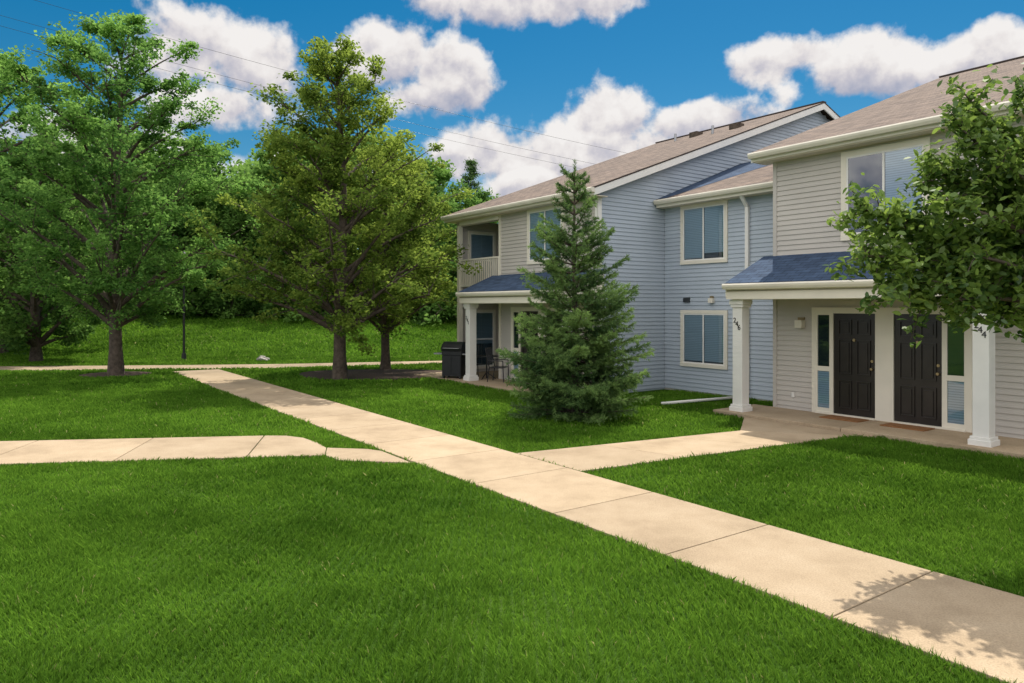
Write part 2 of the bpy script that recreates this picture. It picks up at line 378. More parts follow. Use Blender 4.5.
def mainroof(par,ua,ub,ve,ze,vr,vb):
    mb=MB(); zr=ze+PITCH*(vr-ve)
    L0=math.hypot(vr-ve,zr-ze); mb.face([(ua,ve,ze),(ub,ve,ze),(ub,vr,zr),(ua,vr,zr)],0,[(ua,0),(ub,0),(ub,L0),(ua,L0)])
    L=math.hypot(vb-vr,PITCH*(vb-vr)); zb=zr-PITCH*(vb-vr)
    mb.face([(ub,vb,zb),(ua,vb,zb),(ua,vr,zr),(ub,vr,zr)],0,[(ub,0),(ua,0),(ua,L),(ub,L)])
    mb.face([(ua,ve,ze-.04),(ub,ve,ze-.04),(ub,vr,zr-.04),(ua,vr,zr-.04)],0)
    mb.face([(ub,vb,zb-.04),(ua,vb,zb-.04),(ua,vr,zr-.04),(ub,vr,zr-.04)],0)
    for x in (ua,ub): mb.face([(x,ve,ze-.04),(x,vr,zr-.04),(x,vb,zb-.04),(x,vb,zb),(x,vr,zr),(x,ve,ze)],0)
    mb.box(ua,ub,vr-.1,vr+.1,zr-.02,zr+.02,0)
    mb.obj('roof',['shingle','metal'],par)
    mb=MB()
    for f_,dv in ((.3,1.4),(.62,2.2)):
        uu_=ua+(ub-ua)*f_; vz=vr-dv; zz=zr-PITCH*dv
        mb.cyl((uu_,vz,zz-.1),(uu_,vz,zz+.28),.045,.045,10,0); mb.box(uu_+.8,uu_+1.15,vz-.15,vz+.2,zz-.05,zz+.14,1)
    mb.obj('roof_vents',['chrome','bark'],par)
    mb=MB()
    for x in (ua+.01,ub-.05):
        mb.prism([(ve+.02,ze-.04),(vr,zr-.04),(vb-.02,zb-.04),(vb-.02,zb-.22),(vr,zr-.24),(ve+.02,ze-.22)],x,x+.04,'x',2)
    mb.box(ua+.05,ub-.05,ve+.02,ve+.05,ze-.2,ze-.045,1); gutter(mb,ua+.01,ub-.01,ve+.02,ze-.02,1)
    mb.box(ua+.05,ub-.05,ve+.05,ve+.5,ze-.22,ze-.2,9)
    mb.obj('fascia_gutter',MATS,par)
mainroof(B1,-.28,12.3,.7,5.66,9.7,18.6)
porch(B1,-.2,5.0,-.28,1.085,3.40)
mb=MB(); column(mb,0,0,.0,2.43); column(mb,4.6,0,.0,2.43); mb.obj('columns',MATS,B1,bevel=.008)
number(B1,'246',0,-.125,1.95); number(B1,'244',4.6,-.125,1.95)
# ================= building B (left wing + link)
B2=empty('apartment_building',(P0[0],P0[1],0),TH)
mb=MB(); F=front(-.2); G=side(-4.2)
siding(mb,F,-8.63,-4.2,.05,5.15); mb.box(-8.63,-4.2,-.2,0,-.1,5.15,0)
def gtop(z):
    if z<5.2: return (-99,99)
    d=(z-5.2)/PITCH; a,b=-.45+d,19.85-d
    return (a,b) if a<b else None
siding(mb,G,-.2,19.6,.05,9.05,gtop,mat=11)
mb.prism([(-.2,-.1),(19.6,-.1),(19.6,5.1),(9.7,8.95),(-.2,5.1)],-4.35,-4.2,'x',11)
mb.prism([(1.4,-.1),(19.6,-.1),(19.6,5.1),(9.7,8.95),(1.4,5.1)],-11.15,-11.02,'x',0)
mb.box(-11.1,-4.4,19.4,19.6,-.1,5.1,0)
mb.box(-8.63,-8.5,0,1.4,-.1,5.15,0)
Bk=front(1.4); siding(mb,Bk,-11.0,-8.63,.05,5.15); mb.box(-11,-8.5,1.4,1.5,-.1,5.15,0)
Sd=side(-11.0); siding(mb,Sd,-.2,1.4,.05,5.15); mb.box(-11.15,-11.0,-.2,1.4,-.1,5.15,0)
mb.fbox(F,-8.66,-8.56,0,.035,.02,5.15,1); mb.fbox(F,-4.29,-4.18,0,.035,.02,5.15,2); mb.fbox(G,-.235,-.11,0,.035,.02,5.15,2)
LF=front(2.26); siding(mb,LF,-4.18,1,.05,5.1,mat=11); mb.box(-4.18,1,2.26,2.4,-.1,5.1,0)
mb.obj('walls',MATS,B2)
mb=MB()
window(mb,F,-7.1,-5.65,3.6,5.0,.1); entry(mb,F,-7.9,.07)
window(mb,LF,-3.5,-2.15,3.5,4.9,.09,'slide',.98,.9); window(mb,LF,-3.5,-2.15,.78,2.1,.09,'slide',.97,.97)
window(mb,Sd,.2,1.15,2.95,4.75,.08,'hung',.5); window(mb,Sd,.2,1.15,.25,2.1,.08,'hung',.6)
window(mb,Bk,-10.6,-9.2,2.95,4.9,.08); window(mb,Bk,-10.6,-9.2,.2,2.1,.08)
mb.fbox(LF,-2.62,-2.48,0,.1,2.38,2.5,8); mb.fbox(LF,-2.6,-2.5,.0,.05,2.5,2.56,7)
mb.fbox(LF,-3.48,-3.28,0,.06,2.40,2.52,5)
mb.fbox(LF,-1.50,-1.41,.02,.09,.15,4.75,2)
mb.prism([(2.24,4.72),(2.17,4.72),(1.9,5.02),(1.97,5.02)],-1.50,-1.41,'x',2)
mb.prism([(2.24,.22),(2.17,.22),(1.75,.05),(1.75,.12),(2.12,.26)],-1.50,-1.41,'x',2)
mb.obj('openings',MATS,B2)
mainroof(B2,-11.4,-3.9,-.6,5.3,9.7,20.0)
mb=MB(); L=math.hypot(3.7,1.4)
mb.face([(-4.18,1.88,5.2),(.06,1.88,5.2),(.06,5.6,6.62),(-4.18,5.6,6.62)],0,[(-4.2,0),(0,0),(0,L),(-4.2,L)])
mb.face([(.06,9.3,5.2),(-4.18,9.3,5.2),(-4.18,5.6,6.62),(.06,5.6,6.62)],0,[(-4.2,0),(0,0),(0,L),(-4.2,L)])
mb.face([(-4.18,1.88,5.16),(.06,1.88,5.16),(.06,5.6,6.58),(-4.18,5.6,6.58)],0)
mb.obj('link_roof',['shingle'],B2)
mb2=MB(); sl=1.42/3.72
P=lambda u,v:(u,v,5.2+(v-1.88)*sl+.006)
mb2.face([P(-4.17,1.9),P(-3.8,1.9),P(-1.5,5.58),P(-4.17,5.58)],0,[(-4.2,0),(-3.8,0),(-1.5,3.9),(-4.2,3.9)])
mb2.obj('link_roof_shadow',['shingle_shade_blue'],B2)  # gable's shadow on the link roof, painted as a blue strip
mb=MB(); mb.box(-4.17,.05,1.9,1.93,4.98,5.15,1); mb.box(-4.17,.05,1.93,2.25,4.98,5.0,9); gutter(mb,-4.15,.05,1.9,5.18,1); mb.obj('link_gutter',MATS,B2)
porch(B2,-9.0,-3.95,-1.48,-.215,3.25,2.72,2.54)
mb=MB(); column(mb,-8.72,-1.2,0,2.38); column(mb,-4.2,-1.2,0,2.38); mb.obj('columns',MATS,B2,bevel=.008)
number(B2,'241',-8.72,-1.325,1.9)
mb=MB()
mb.box(-11,-8.64,-.28,1.38,2.62,2.84,1)
mb.box(-11,-10.86,-.3,-.16,.05,5.12,1)
for z in (2.93,3.78): mb.box(-10.86,-8.66,-.26,-.20,z,z+.05,1)
for i in range(20): 
    x=-10.8+i*.112; mb.box(x-.018,x+.018,-.248,-.212,2.98,3.78,1)
mb.box(-11.0,-8.6,-.3,-.05,4.95,5.14,1)
mb.obj('balcony',MATS,B2)
D=empty('downspout_extension',(P0[0],P0[1],0),TH)
mb=MB(); mb.cyl((-1.45,1.75,.09),(-1.9,-.35,.06),.035,.035,10,0); mb.cyl((-1.45,1.75,.09),(-.6,.6,.06),.035,.035,10,0)
mb.obj('pipe',['white'],D,smooth=True)
# ------------------------------------------------------------------ grill & chair
G1=empty('barbecue_grill',(-1.78,22.35,.0),math.radians(-20))
mb=MB()
mb.box(-.32,.32,-.24,.24,.14,.78,0); mb.box(-.30,-.01,-.255,-.24,.2,.74,0); mb.box(.01,.30,-.255,-.24,.2,.74,0)
mb.box(-.62,-.33,-.22,.22,.80,.84,1); mb.box(.35,.62,-.22,.22,.80,.84,1); mb.box(-.325,.345,-.26,.26,.785,.90,0)
pr=[(-.25,.905),(-.27,1.0),(-.2,1.12),(-.06,1.19),(.1,1.19),(.22,1.1),(.25,.905)]
mb.prism(pr,-.34,.34,'x',0); mb.cyl((-.26,-.31,1.0),(.26,-.31,1.0),.015,n=8,mat=1)
for x in (-.26,.26): mb.cyl((x,-.31,1.0),(x,-.24,1.0),.012,n=6,mat=1)
for x in (-.3,.26):
    for y in (-.18,.18): mb.cyl((x,y,.09),(x+.04,y,.09),.07,n=14,mat=0)
mb.obj('body',['metal','chrome'],G1,bevel=.006)
def chair(loc,rz):
    c=empty('patio_chair',(*loc,.07),rz); mb=MB(); r=.014
    for x in (-.24,.24):
        mb.cyl((x,-.24,0),(x,-.22,.62),r); mb.cyl((x,.26,0),(x,.2,.42),r); mb.cyl((x,.2,.42),(x,.32,.98),r); mb.cyl((x,-.22,.62),(x,.25,.64),r)
        mb.cyl((x,-.22,.42),(x,.2,.42),r)
    for z,y in ((.98,.32),(.55,.225)): mb.cyl((-.24,y,z),(.24,y,z),r)
    for i in range(7):
        x=-.2+i*.066; mb.cyl((x,.225,.55),(x,.32,.98),.007,n=6)
    for i in range(9): 
        y=-.22+i*.052; mb.box(-.24,.24,y-.02,y+.02,.41,.43)
    mb.obj('frame',['metal'],c)
chair(uvw(-9.6,-.75),TH+.6); chair(uvw(-8.0,-.7),TH+2.2)
t=empty('patio_table',(*uvw(-8.85,-.55),.07)); mb=MB(); mb.cyl((0,0,.68),(0,0,.71),.36,n=24); mb.cyl((0,0,.02),(0,0,.68),.025)
for k in range(3): mb.cyl((0,0,.2),(.28*math.cos(k*2.09),.28*math.sin(k*2.09),0),.015)
mb.obj('table',['metal'],t)
# ------------------------------------------------------------------ lamp post, rock, power line
lp=empty('street_lamp',(-13.9,30.5,0)); mb=MB(); mb.cyl((0,0,0),(0,0,.3),.11,.09,12); mb.cyl((0,0,.3),(0,0,3.9),.05,.04,12)
mb.cyl((0,0,3.9),(0,0,4.0),.12,.16,12); mb.cyl((0,0,4.38),(0,0,4.6),.22,.03,12); mb.cyl((0,0,4.0),(0,0,4.38),.12,.17,12,1); mb.obj('post',['metal','lampglass'],lp)
def rock(loc,s):
    import bmesh
    bm=bmesh.new(); bmesh.ops.create_icosphere(bm,subdivisions=3,radius=s)
    for v in bm.verts:
        n_=v.co.normalized(); k=1+.18*math.sin(5*n_.x+2)+.12*math.sin(7*n_.y+n_.z*4); v.co=Vector((v.co.x*k*1.2,v.co.y*k,v.co.z*k*.7))
    me=bpy.data.meshes.new('boulder'); bm.to_mesh(me); bm.free(); me.materials.append(M['rock'])
    o=bpy.data.objects.new('boulder',me); link(o); o.location=loc
rock((-10.4,30.0,.06),.22)
pl=empty('power_line',(0,0,0))
def wire(p,q,sag=1.0,r=.016):
    c=bpy.data.curves.new('wire','CURVE'); c.dimensions='3D'; c.bevel_depth=r; s=c.splines.new('POLY'); s.points.add(24)
    for i in range(25):
        t=i/24; s.points[i].co=(p[0]+(q[0]-p[0])*t,p[1]+(q[1]-p[1])*t,p[2]+(q[2]-p[2])*t-sag*4*t*(1-t),1)
    o=bpy.data.objects.new('wire',c); link(o); c.materials.append(M['metal']); o.parent=pl
for dz in (0,1.0,3.4): wire((-62,62,31.5+dz),(34,108,18.5+dz),1.6)
# ------------------------------------------------------------------ trees
def tube(mb,pts,rad,n=7):
    pts=[Vector(p) for p in pts]; i0=len(mb.v)
    for k,p in enumerate(pts):
        d=(pts[min(k+1,len(pts)-1)]-pts[max(k-1,0)]).normalized()
        a=d.cross(Vector((.31,.95,.02))).normalized(); b=d.cross(a)
        for j in range(n):
            t=2*math.pi*j/n; mb.v.append(tuple(p+(a*math.cos(t)+b*math.sin(t))*rad[k]))
    for k in range(len(pts)-1):
        for j in range(n):
            a_=i0+k*n+j; b_=i0+k*n+(j+1)%n
            mb.f.append([a_,b_,b_+n,a_+n]); mb.m.append(0); mb.uv.append([(0,0)]*4)
def leaves(name,C,size,tint,mat,parent,six=False,up=.5,asp=.6,R=None):
    n=len(C); nrm=R.normal(size=(n,3)); nrm[:,2]=np.abs(nrm[:,2])+up; nrm/=np.linalg.norm(nrm,axis=1)[:,None]
    t=R.normal(size=(n,3)); a=np.cross(nrm,t); a/=np.linalg.norm(a,axis=1)[:,None]; b=np.cross(nrm,a)
    s=(size*R.uniform(.7,1.25,n))[:,None]
    if six:
        q=[C-a*s*.5, C-a*s*.2+b*s*asp*.42+nrm*s*.06, C+a*s*.2+b*s*asp*.38+nrm*s*.05, C+a*s*.55-nrm*s*.06, C+a*s*.2-b*s*asp*.38+nrm*s*.05, C-a*s*.2-b*s*asp*.42+nrm*s*.06]
    else:
        q=[C-a*s*.5, C+b*s*asp*.5, C+a*s*.5, C-b*s*asp*.5]
    k=len(q); v=np.stack(q,axis=1).reshape(-1,3)
    return fastmesh(name,v,n,k,mat,np.repeat(np.clip(tint,0,1),k),parent)
def bez(p,c,q,n): 
    return [tuple(np.array(p)*(1-t)**2+2*np.array(c)*t*(1-t)+np.array(q)*t*t) for t in np.linspace(0,1,n)]
def deciduous(name,base,H,R0,cb,tr,nl,ls,seed,mat,env=None,nlimb=34,clr=.42,parent=None,lean=(0,0)):
    R=np.random.default_rng(seed)
    e=empty(name,base) if parent is None else parent
    mb=MB(); tp=[]; rr=[]
    for i in range(12):
        t=i/11; tp.append((lean[0]*t*t+.12*math.sin(t*5+seed)*t*R0/3,lean[1]*t*t+.1*math.cos(t*4+seed)*t*R0/3,-.1+t*H*.93)); rr.append(tr*(1.35 if i==0 else 1)*(1-t)**.75+.015)
    tube(mb,tp,rr,10)
    env=env or (lambda f: (math.sin(math.pi*min(1,max(.0,f))**.75))**.6 )
    C=[]
    def trunk(z):
        t=min(max((z+.1)/(H*.93),0),1); k=t*11; i=int(min(k,10)); w=k-i; return np.array(tp[i])*(1-w)+np.array(tp[i+1])*w
    ga=R.uniform(0,6.28)
    for i in range(nlimb):
        f=(i+.5)/nlimb; f=f**.9
        az=ga+i*2.399+R.uniform(-.3,.3)
        ze=cb+(H-cb)*min(f,.985); re=R0*env(f)*R.uniform(.66,1.1)
        zs=max(cb*.75,ze-re*R.uniform(.45,.8)-.1); zs=min(zs,H*.9); s=trunk(zs)
        tipc=trunk(min(ze,H*.93)); q=np.array([tipc[0]+re*math.cos(az),tipc[1]+re*math.sin(az),ze+R.uniform(-.2,.2)])
        c=(s+q)/2+np.array([0,0,re*.12])
        P=bez(s,c,q,7); r0=tr*.42*(1-f)**.5+.015
        tube(mb,P,[r0*(1-k/6.5)+.008 for k in range(7)],6)
        ctint=R.uniform(.15,.85)
        ns=max(4,int(3+re*2.6))
        for j in range(ns):
            t=R.uniform(.3,1.0) if j>0 else 1.0
            k=t*6; ii=int(min(k,5)); w=k-ii; p=np.array(P[ii])*(1-w)+np.array(P[ii+1])*w
            d=(q-s)/np.linalg.norm(q-s)+R.normal(size=3)*.75; d[2]+=.15; d/=np.linalg.norm(d)
            ln=re*R.uniform(.18,.36)+.15; qq=p+d*ln
            tube(mb,[p,(p+qq)/2+[0,0,.03],qq],[.018,.012,.006],4)
            st=np.clip(ctint+R.uniform(-.25,.25),0,1)
            for m_ in (.55,1.0):
                cc=p+(qq-p)*m_; C.append((cc,st)); 
    for z in np.linspace(cb+.6*(H-cb),H,10): C.append((trunk(z)+R.normal(size=3)*.2,.6))
    per=max(1,int(nl/len(C))); cl=np.array([c[0] for c in C]); tn=np.array([c[1] for c in C])
    w=R.uniform(.15,1.8,len(C)); idx=R.choice(len(C),size=per*len(C),p=w/w.sum())
    off=R.normal(size=(len(idx),3)); off/= (np.linalg.norm(off,axis=1)[:,None]+1e-6); off*= (R.uniform(0,1,len(idx))**.5)[:,None]*clr*R.uniform(.6,1.5,len(C))[idx][:,None]; off[:,2]*=.6
    cen=cl[idx]+off
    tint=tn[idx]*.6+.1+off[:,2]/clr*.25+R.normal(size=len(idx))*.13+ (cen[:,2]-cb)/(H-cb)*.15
    mb.obj('trunk_and_limbs',['bark'],e,smooth=True)
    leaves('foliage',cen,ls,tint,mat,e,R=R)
    return e
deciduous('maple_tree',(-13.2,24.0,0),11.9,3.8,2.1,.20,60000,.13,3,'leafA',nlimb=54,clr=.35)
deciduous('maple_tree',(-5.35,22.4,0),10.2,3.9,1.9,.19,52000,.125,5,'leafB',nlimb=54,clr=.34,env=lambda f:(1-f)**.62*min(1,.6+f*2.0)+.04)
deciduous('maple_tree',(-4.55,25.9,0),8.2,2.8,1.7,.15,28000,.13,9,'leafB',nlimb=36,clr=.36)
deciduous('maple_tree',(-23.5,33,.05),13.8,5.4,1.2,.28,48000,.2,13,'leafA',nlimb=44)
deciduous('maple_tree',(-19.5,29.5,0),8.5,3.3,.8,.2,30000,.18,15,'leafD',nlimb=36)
woods=empty('distant_trees')
var=[]
for s in range(3):
    ee=empty('woods_tree'); ee.parent=woods
    deciduous('w',(0,0,0),11,4.2,.4,.22,14000,.34,40+s,'leafD',nlimb=36,clr=.8,parent=ee); var.append(ee)
bv=[]
for s in range(2):
    ee=empty('woods_bush'); ee.parent=woods
    deciduous('b',(0,0,0),3.4,2.6,.15,.05,7000,.24,60+s,'leafD',nlimb=30,clr=.5,parent=ee,env=lambda f:max(.15,(1-f)**.5)); bv.append(ee)
R=np.random.default_rng(5)
spots=[]
for x in np.arange(-62,-4,3.6): spots.append((x+R.uniform(-1,1),50+R.uniform(-2.5,2.5),R.uniform(.8,1.2),0))
for x in np.arange(-74,-7,4.8): spots.append((x+R.uniform(-1,1),59+R.uniform(-2,2),R.uniform(1.1,1.4),0))
for x in np.arange(-58,1,2.1): spots.append((x+R.uniform(-.8,.8),45.6+R.uniform(-.8,.8),R.uniform(.7,1.25),1))
spots.append((-2.5,54,.86,0)); spots.append((-5.5,52,1.0,0))
for x in np.arange(35,95,9): spots.append((x,62+R.uniform(-3,3),R.uniform(.7,.85),0))
for y in np.arange(20,46,4.5): spots.append((-37-(46-y)*.35,y,R.uniform(.8,1.1),0))
used=set()
for i,(x,y,s,kind) in enumerate(spots):
    pool=bv if kind else var; src=pool[i%len(pool)]
    if src.name not in used: used.add(src.name); e=src
    else:
        e=empty('woods_bush' if kind else 'woods_tree'); e.parent=woods
        for ch in src.children:
            o=bpy.data.objects.new(ch.name,ch.data); link(o); o.parent=e
    e.location=(x,y,float(gz(x,y))-.1); e.rotation_euler=(0,0,R.uniform(0,6.28)); e.scale=(s,s,s)
# dark conifer beyond the roof edge
dc=empty('pine_tree',(-3.2,56,1.3)); mb=MB(); Rp=np.random.default_rng(8)
tube(mb,[(0,0,-.2),(0,0,6),(0,0,12.4)],[.22,.14,.02],8); cen=[];tt_=[]
for z in np.arange(1.2,12.3,.42):
    rad=2.5*(1-z/12.6)**.8+.12
    for i in range(7):
        az=Rp.uniform(0,6.28); L=rad*Rp.uniform(.6,1.15); q=np.array([L*math.cos(az),L*math.sin(az),z+L*.12]); s_=np.array([0,0,z])
        tube(mb,[s_,q],[.04,.01],4); t=Rp.uniform(.2,1.05,46)[:,None]; cen.append(s_+(q-s_)*t+Rp.normal(size=(46,3))*.13); tt_.append(Rp.uniform(0,.7,46))
mb.obj('trunk_and_limbs',['bark'],dc); leaves('foliage',np.concatenate(cen),.24,np.concatenate(tt_),'needle',dc,R=Rp,asp=.35)
# right near tree
nt_=empty('crabapple_tree',(6.9,7.6,0)); mb=MB(); R=np.random.default_rng(77)
bs=np.array([6.9,7.6,0]); fork=np.array([-.1,-.05,1.75])
tube(mb,[(0,0,-.1),(.02,0,.3),(-.03,.02,1.0),tuple(fork)],[.17,.125,.11,.10],12)
tips=[(3.40,7.0,3.24),(3.40,6.9,2.78),(3.65,6.8,2.5),(3.95,7.0,2.36),(4.1,6.6,2.36),(4.74,7,2.3),(4.4,7.3,3.7),(4.6,7.2,4.2),(4.98,7.0,4.35),(4.05,6.5,3.2),(4.5,6.6,3.6),(4.93,7.2,2.76),(3.9,7.4,3.0),(4.2,6.5,2.75),(5.25,7.6,3.42),(4.6,6.9,3.1),(4.9,6.6,2.45),(4.35,7.2,2.6),
(9.5,7,3.5),(9,9.5,3.8),(7,10,3.6),(8.6,5.6,3),(6.1,5.4,3.2),(6.7,7.5,5.2),(5.8,6.6,4.1),(5.8,8.6,3.7),(8,8,4.6),(5.4,6.3,3.0),(7.4,6,4),(5.5,7.3,4.2),(3.55,6.9,3.1),(3.65,7.1,2.8),(5.1,6.9,3.9),(4.8,7.1,3.4),(4.5,7.0,2.9),(5.1,6.4,3.3),(4.35,6.8,2.5),(4.25,7.0,3.35),(4.3,6.9,4.0),(4.55,6.8,3.85),(4.1,7.0,3.6),(4.15,7.1,3.1),(4.7,5.9,3.3),(5.0,5.7,3.7),(4.6,6.1,3.8),(4.45,7.0,4.3),(4.35,7.3,3.05)]
C=[];T=[]
for tpn in tips:
    q=np.array(tpn)-bs; c=fork*.45+q*.55+np.array([0,0,.3+R.uniform(0,.2)]); P=bez(fork,c,q,10)
    tube(mb,P,[.05*(1-k/9.6)**.8+.004 for k in range(10)],6)
    L=np.linalg.norm(q-fork)
    for j in range(int(15*L/2.8)+4):
        t=R.uniform(.38,1) if j>1 else 1.0; k=t*9; ii=int(min(k,8)); w=k-ii; p=np.array(P[ii])*(1-w)+np.array(P[ii+1])*w
        d=(q-fork)/L*.5+R.normal(size=3)*.55; d/=np.linalg.norm(d); ln=R.uniform(.16,.42)
        qq=p+d*ln+np.array([0,0,-.05]); tube(mb,[p,(p+qq)/2+[0,0,.03],qq],[.008,.005,.003],4)
        st=R.uniform(.2,.85)
        m_=int(R.uniform(34,58)*ln/.3)
        tt=R.uniform(.0,1.05,m_)[:,None]; cc=p+(qq-p)*tt+R.normal(size=(m_,3))*.05
        C.append(cc); T.append(np.clip(st+R.normal(size=m_)*.22,0,1))
mb.obj('trunk_and_limbs',['bark'],nt_,smooth=True)
leaves('foliage',np.concatenate(C),.080,np.concatenate(T),'leafR',nt_,six=True,up=.4,asp=.6,R=R)
# conifer
cf=empty('spruce_tree',(1.3,14.9,0)); mb=MB(); R=np.random.default_rng(21); H=5.25
tube(mb,[(0,0,-.1),(.02,0,1.5),(-.02,.02,3.2),(0,0,5.2)],[.09,.07,.04,.008],8)
NV=[];NT=[]
def needles(p,q,n,ln,st):
    d=q-p; L=np.linalg.norm(d)+1e-6; d=d/L
    t=R.uniform(0,1,n)[:,None]; b=p+(q-p)*t
    r=R.normal(size=(n,3)); r-= (r@d)[:,None]*d; r/=np.linalg.norm(r,axis=1)[:,None]+1e-6
    dirn=r*.8+d*.75; dirn/=np.linalg.norm(dirn,axis=1)[:,None]
    s=np.cross(dirn,R.normal(size=(n,3))); s/=np.linalg.norm(s,axis=1)[:,None]+1e-6; w=.0065
    l=(ln*R.uniform(.7,1.2,n))[:,None]
    v=np.stack([b-s*w,b+s*w,b+dirn*l+s*w*.4,b+dirn*l-s*w*.4],axis=1)
    NV.append(v.reshape(-1,3)); NT.append(np.repeat(np.clip(st+R.normal(size=n)*.12,0,1),4))
z=.10
while z<H-.15:
    h=z/H; rad=1.78*(1-h)**.72*(1 if h>.05 else .85)
    nb=11 if h<.3 else (7 if h<.7 else 4); a0=R.uniform(0,6.28)
    for i in range(nb):
        az=a0+i*6.283/nb+R.uniform(-.35,.35); ln=rad*R.uniform(.55,1.15); rise=ln*(.04+.75*h)+R.uniform(-.12,.15)
        if h<.12: rise=abs(rise)+.05; ln=min(ln,1.55)
        s=np.array([0,0,z]); q=np.array([ln*math.cos(az),ln*math.sin(az),z+rise]); c=(s+q)/2-np.array([0,0,ln*(.15 if h>.12 else .02)])
        P=[np.array(x) for x in bez(s,c,q,7)]; tube(mb,P,[.016*(1-k/6.6)+.003 for k in range(7)],4)
        st=R.uniform(.1,.8)
        for k in range(2,6): needles(P[k],P[k+1],18,.06,st+.1)
        dd=(q-s); dd/=np.linalg.norm(dd); perp=np.array([-dd[1],dd[0],0])
        nt2=int(ln/.085)+2
        for j in range(nt2):
            t=.25+.73*j/nt2; kk=t*6; ii=int(min(kk,5)); w=kk-ii; p=P[ii]*(1-w)+P[ii+1]*w
            for sg in (-1,1):
                tl=(ln*(1-t)*.45+.09)*R.uniform(.6,1.15); e_=dd*.65+perp*sg*.75+R.normal(size=3)*.2; e_/=np.linalg.norm(e_)
                qq=p+e_*tl+np.array([0,0,R.uniform(-.08,.04)])
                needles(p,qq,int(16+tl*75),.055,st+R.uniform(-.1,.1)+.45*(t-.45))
    z+=.15 if h<.4 else (.19 if h<.7 else .23)
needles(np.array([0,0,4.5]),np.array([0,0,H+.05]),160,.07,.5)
mb.obj('trunk_and_limbs',['bark'],cf,smooth=True)
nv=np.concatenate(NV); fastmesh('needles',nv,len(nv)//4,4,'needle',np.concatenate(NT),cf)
# mulch bed
mb=MB(); pts=[]
for k in range(28):
    a=k/28*6.283; pts.append((-4.5+2.6*math.cos(a)*(1+.08*math.sin(3*a)),24.0+2.0*math.sin(a)*(1+.1*math.cos(2*a))))
mb.prism(pts,-.05,.035,'z'); mb.obj('mulch_bed',['mulch']); polys.append(pts)
pts=[(-13.2+1.1*math.cos(k/20*6.283),24+1.0*math.sin(k/20*6.283)) for k in range(20)]
mb=MB(); mb.prism(pts,-.05,.03,'z'); mb.obj('mulch_bed',['mulch']); polys.append(pts)
# ------------------------------------------------------------------ grass
def inside(px,py,poly):
    r=np.zeros(len(px),bool); n=len(poly); j=n-1
    for i in range(n):
        xi,yi=poly[i]; xj,yj=poly[j]
        c=((yi>py)!=(yj>py)) & (px<(xj-xi)*(py-yi)/((yj-yi) if abs(yj-yi)>1e-9 else 1e-9)+xi); r^=c; j=i
    return r
R=np.random.default_rng(99); GV=[];GT=[]
def lnoise(x,y,s,ph): return np.sin(x*s+ph+1.7*np.sin(y*s*.7+ph))*np.cos(y*s*1.13+ph*2+1.3*np.sin(x*s*.6))
for (ya,yb,den,w,h) in ((2.6,5.2,6800,.0027,.052),(5.2,8,5000,.0034,.052),(8,13,2300,.0054,.054),(13,20,850,.010,.06),(20,33,330,.020,.07),(33,46,150,.03,.10)):
    xm=.86*yb+2; n=int(den*(yb-ya)*2*xm); x=R.uniform(-xm,xm,n); y=R.uniform(ya,yb,n)
    k=(np.abs(x)<.86*y+2)&((yb<=33)|(x<2)); x=x[k];y=y[k]
    if yb<=13:
        cs=.085; cx=(np.floor(x/cs)+.5+.35*np.sin(np.floor(y/cs)*12.9))*cs; cy=(np.floor(y/cs)+.5+.35*np.sin(np.floor(x/cs)*7.7))*cs
        g_=R.uniform(0,.5,len(x)); x=x+(cx-x)*g_; y=y+(cy-y)*g_
    k=np.ones(len(x),bool)
    for p in polys: k&=~inside(x,y,p)
    x=x[k];y=y[k]; n=len(x)
    hh=h*R.uniform(.5,1.3,n)*(1+.2*lnoise(x,y,2.3,.4)+.16*lnoise(x,y,6.1,2)+.16*lnoise(x,y,19,1))
    az=R.uniform(0,6.283,n)*.7+1.8*lnoise(x,y,3.3,5)+1.2*lnoise(x,y,11,2); ln=R.uniform(.15,.9,n)*hh
    fa=R.uniform(0,6.283,n); fx=np.cos(fa)*w;fy=np.sin(fa)*w
    b=np.stack([x,y,gz(x,y)],1); s=np.stack([fx,fy,np.zeros(n)],1)
    lx=np.cos(az)*ln; ly=np.sin(az)*ln
    mid=b+np.stack([lx*.35,ly*.35,hh*.6],1); tip=b+np.stack([lx,ly,hh],1)
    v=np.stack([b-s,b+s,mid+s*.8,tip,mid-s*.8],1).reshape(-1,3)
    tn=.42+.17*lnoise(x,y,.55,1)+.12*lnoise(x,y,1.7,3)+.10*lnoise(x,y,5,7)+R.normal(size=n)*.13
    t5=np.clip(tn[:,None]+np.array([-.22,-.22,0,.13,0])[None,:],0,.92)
    dry=R.uniform(0,1,n)<.006; t5[dry]=1.0
    GV.append(v);GT.append(t5.reshape(-1))
gv=np.concatenate(GV); fastmesh('lawn_grass',gv,len(gv)//5,5,'grass',np.concatenate(GT))
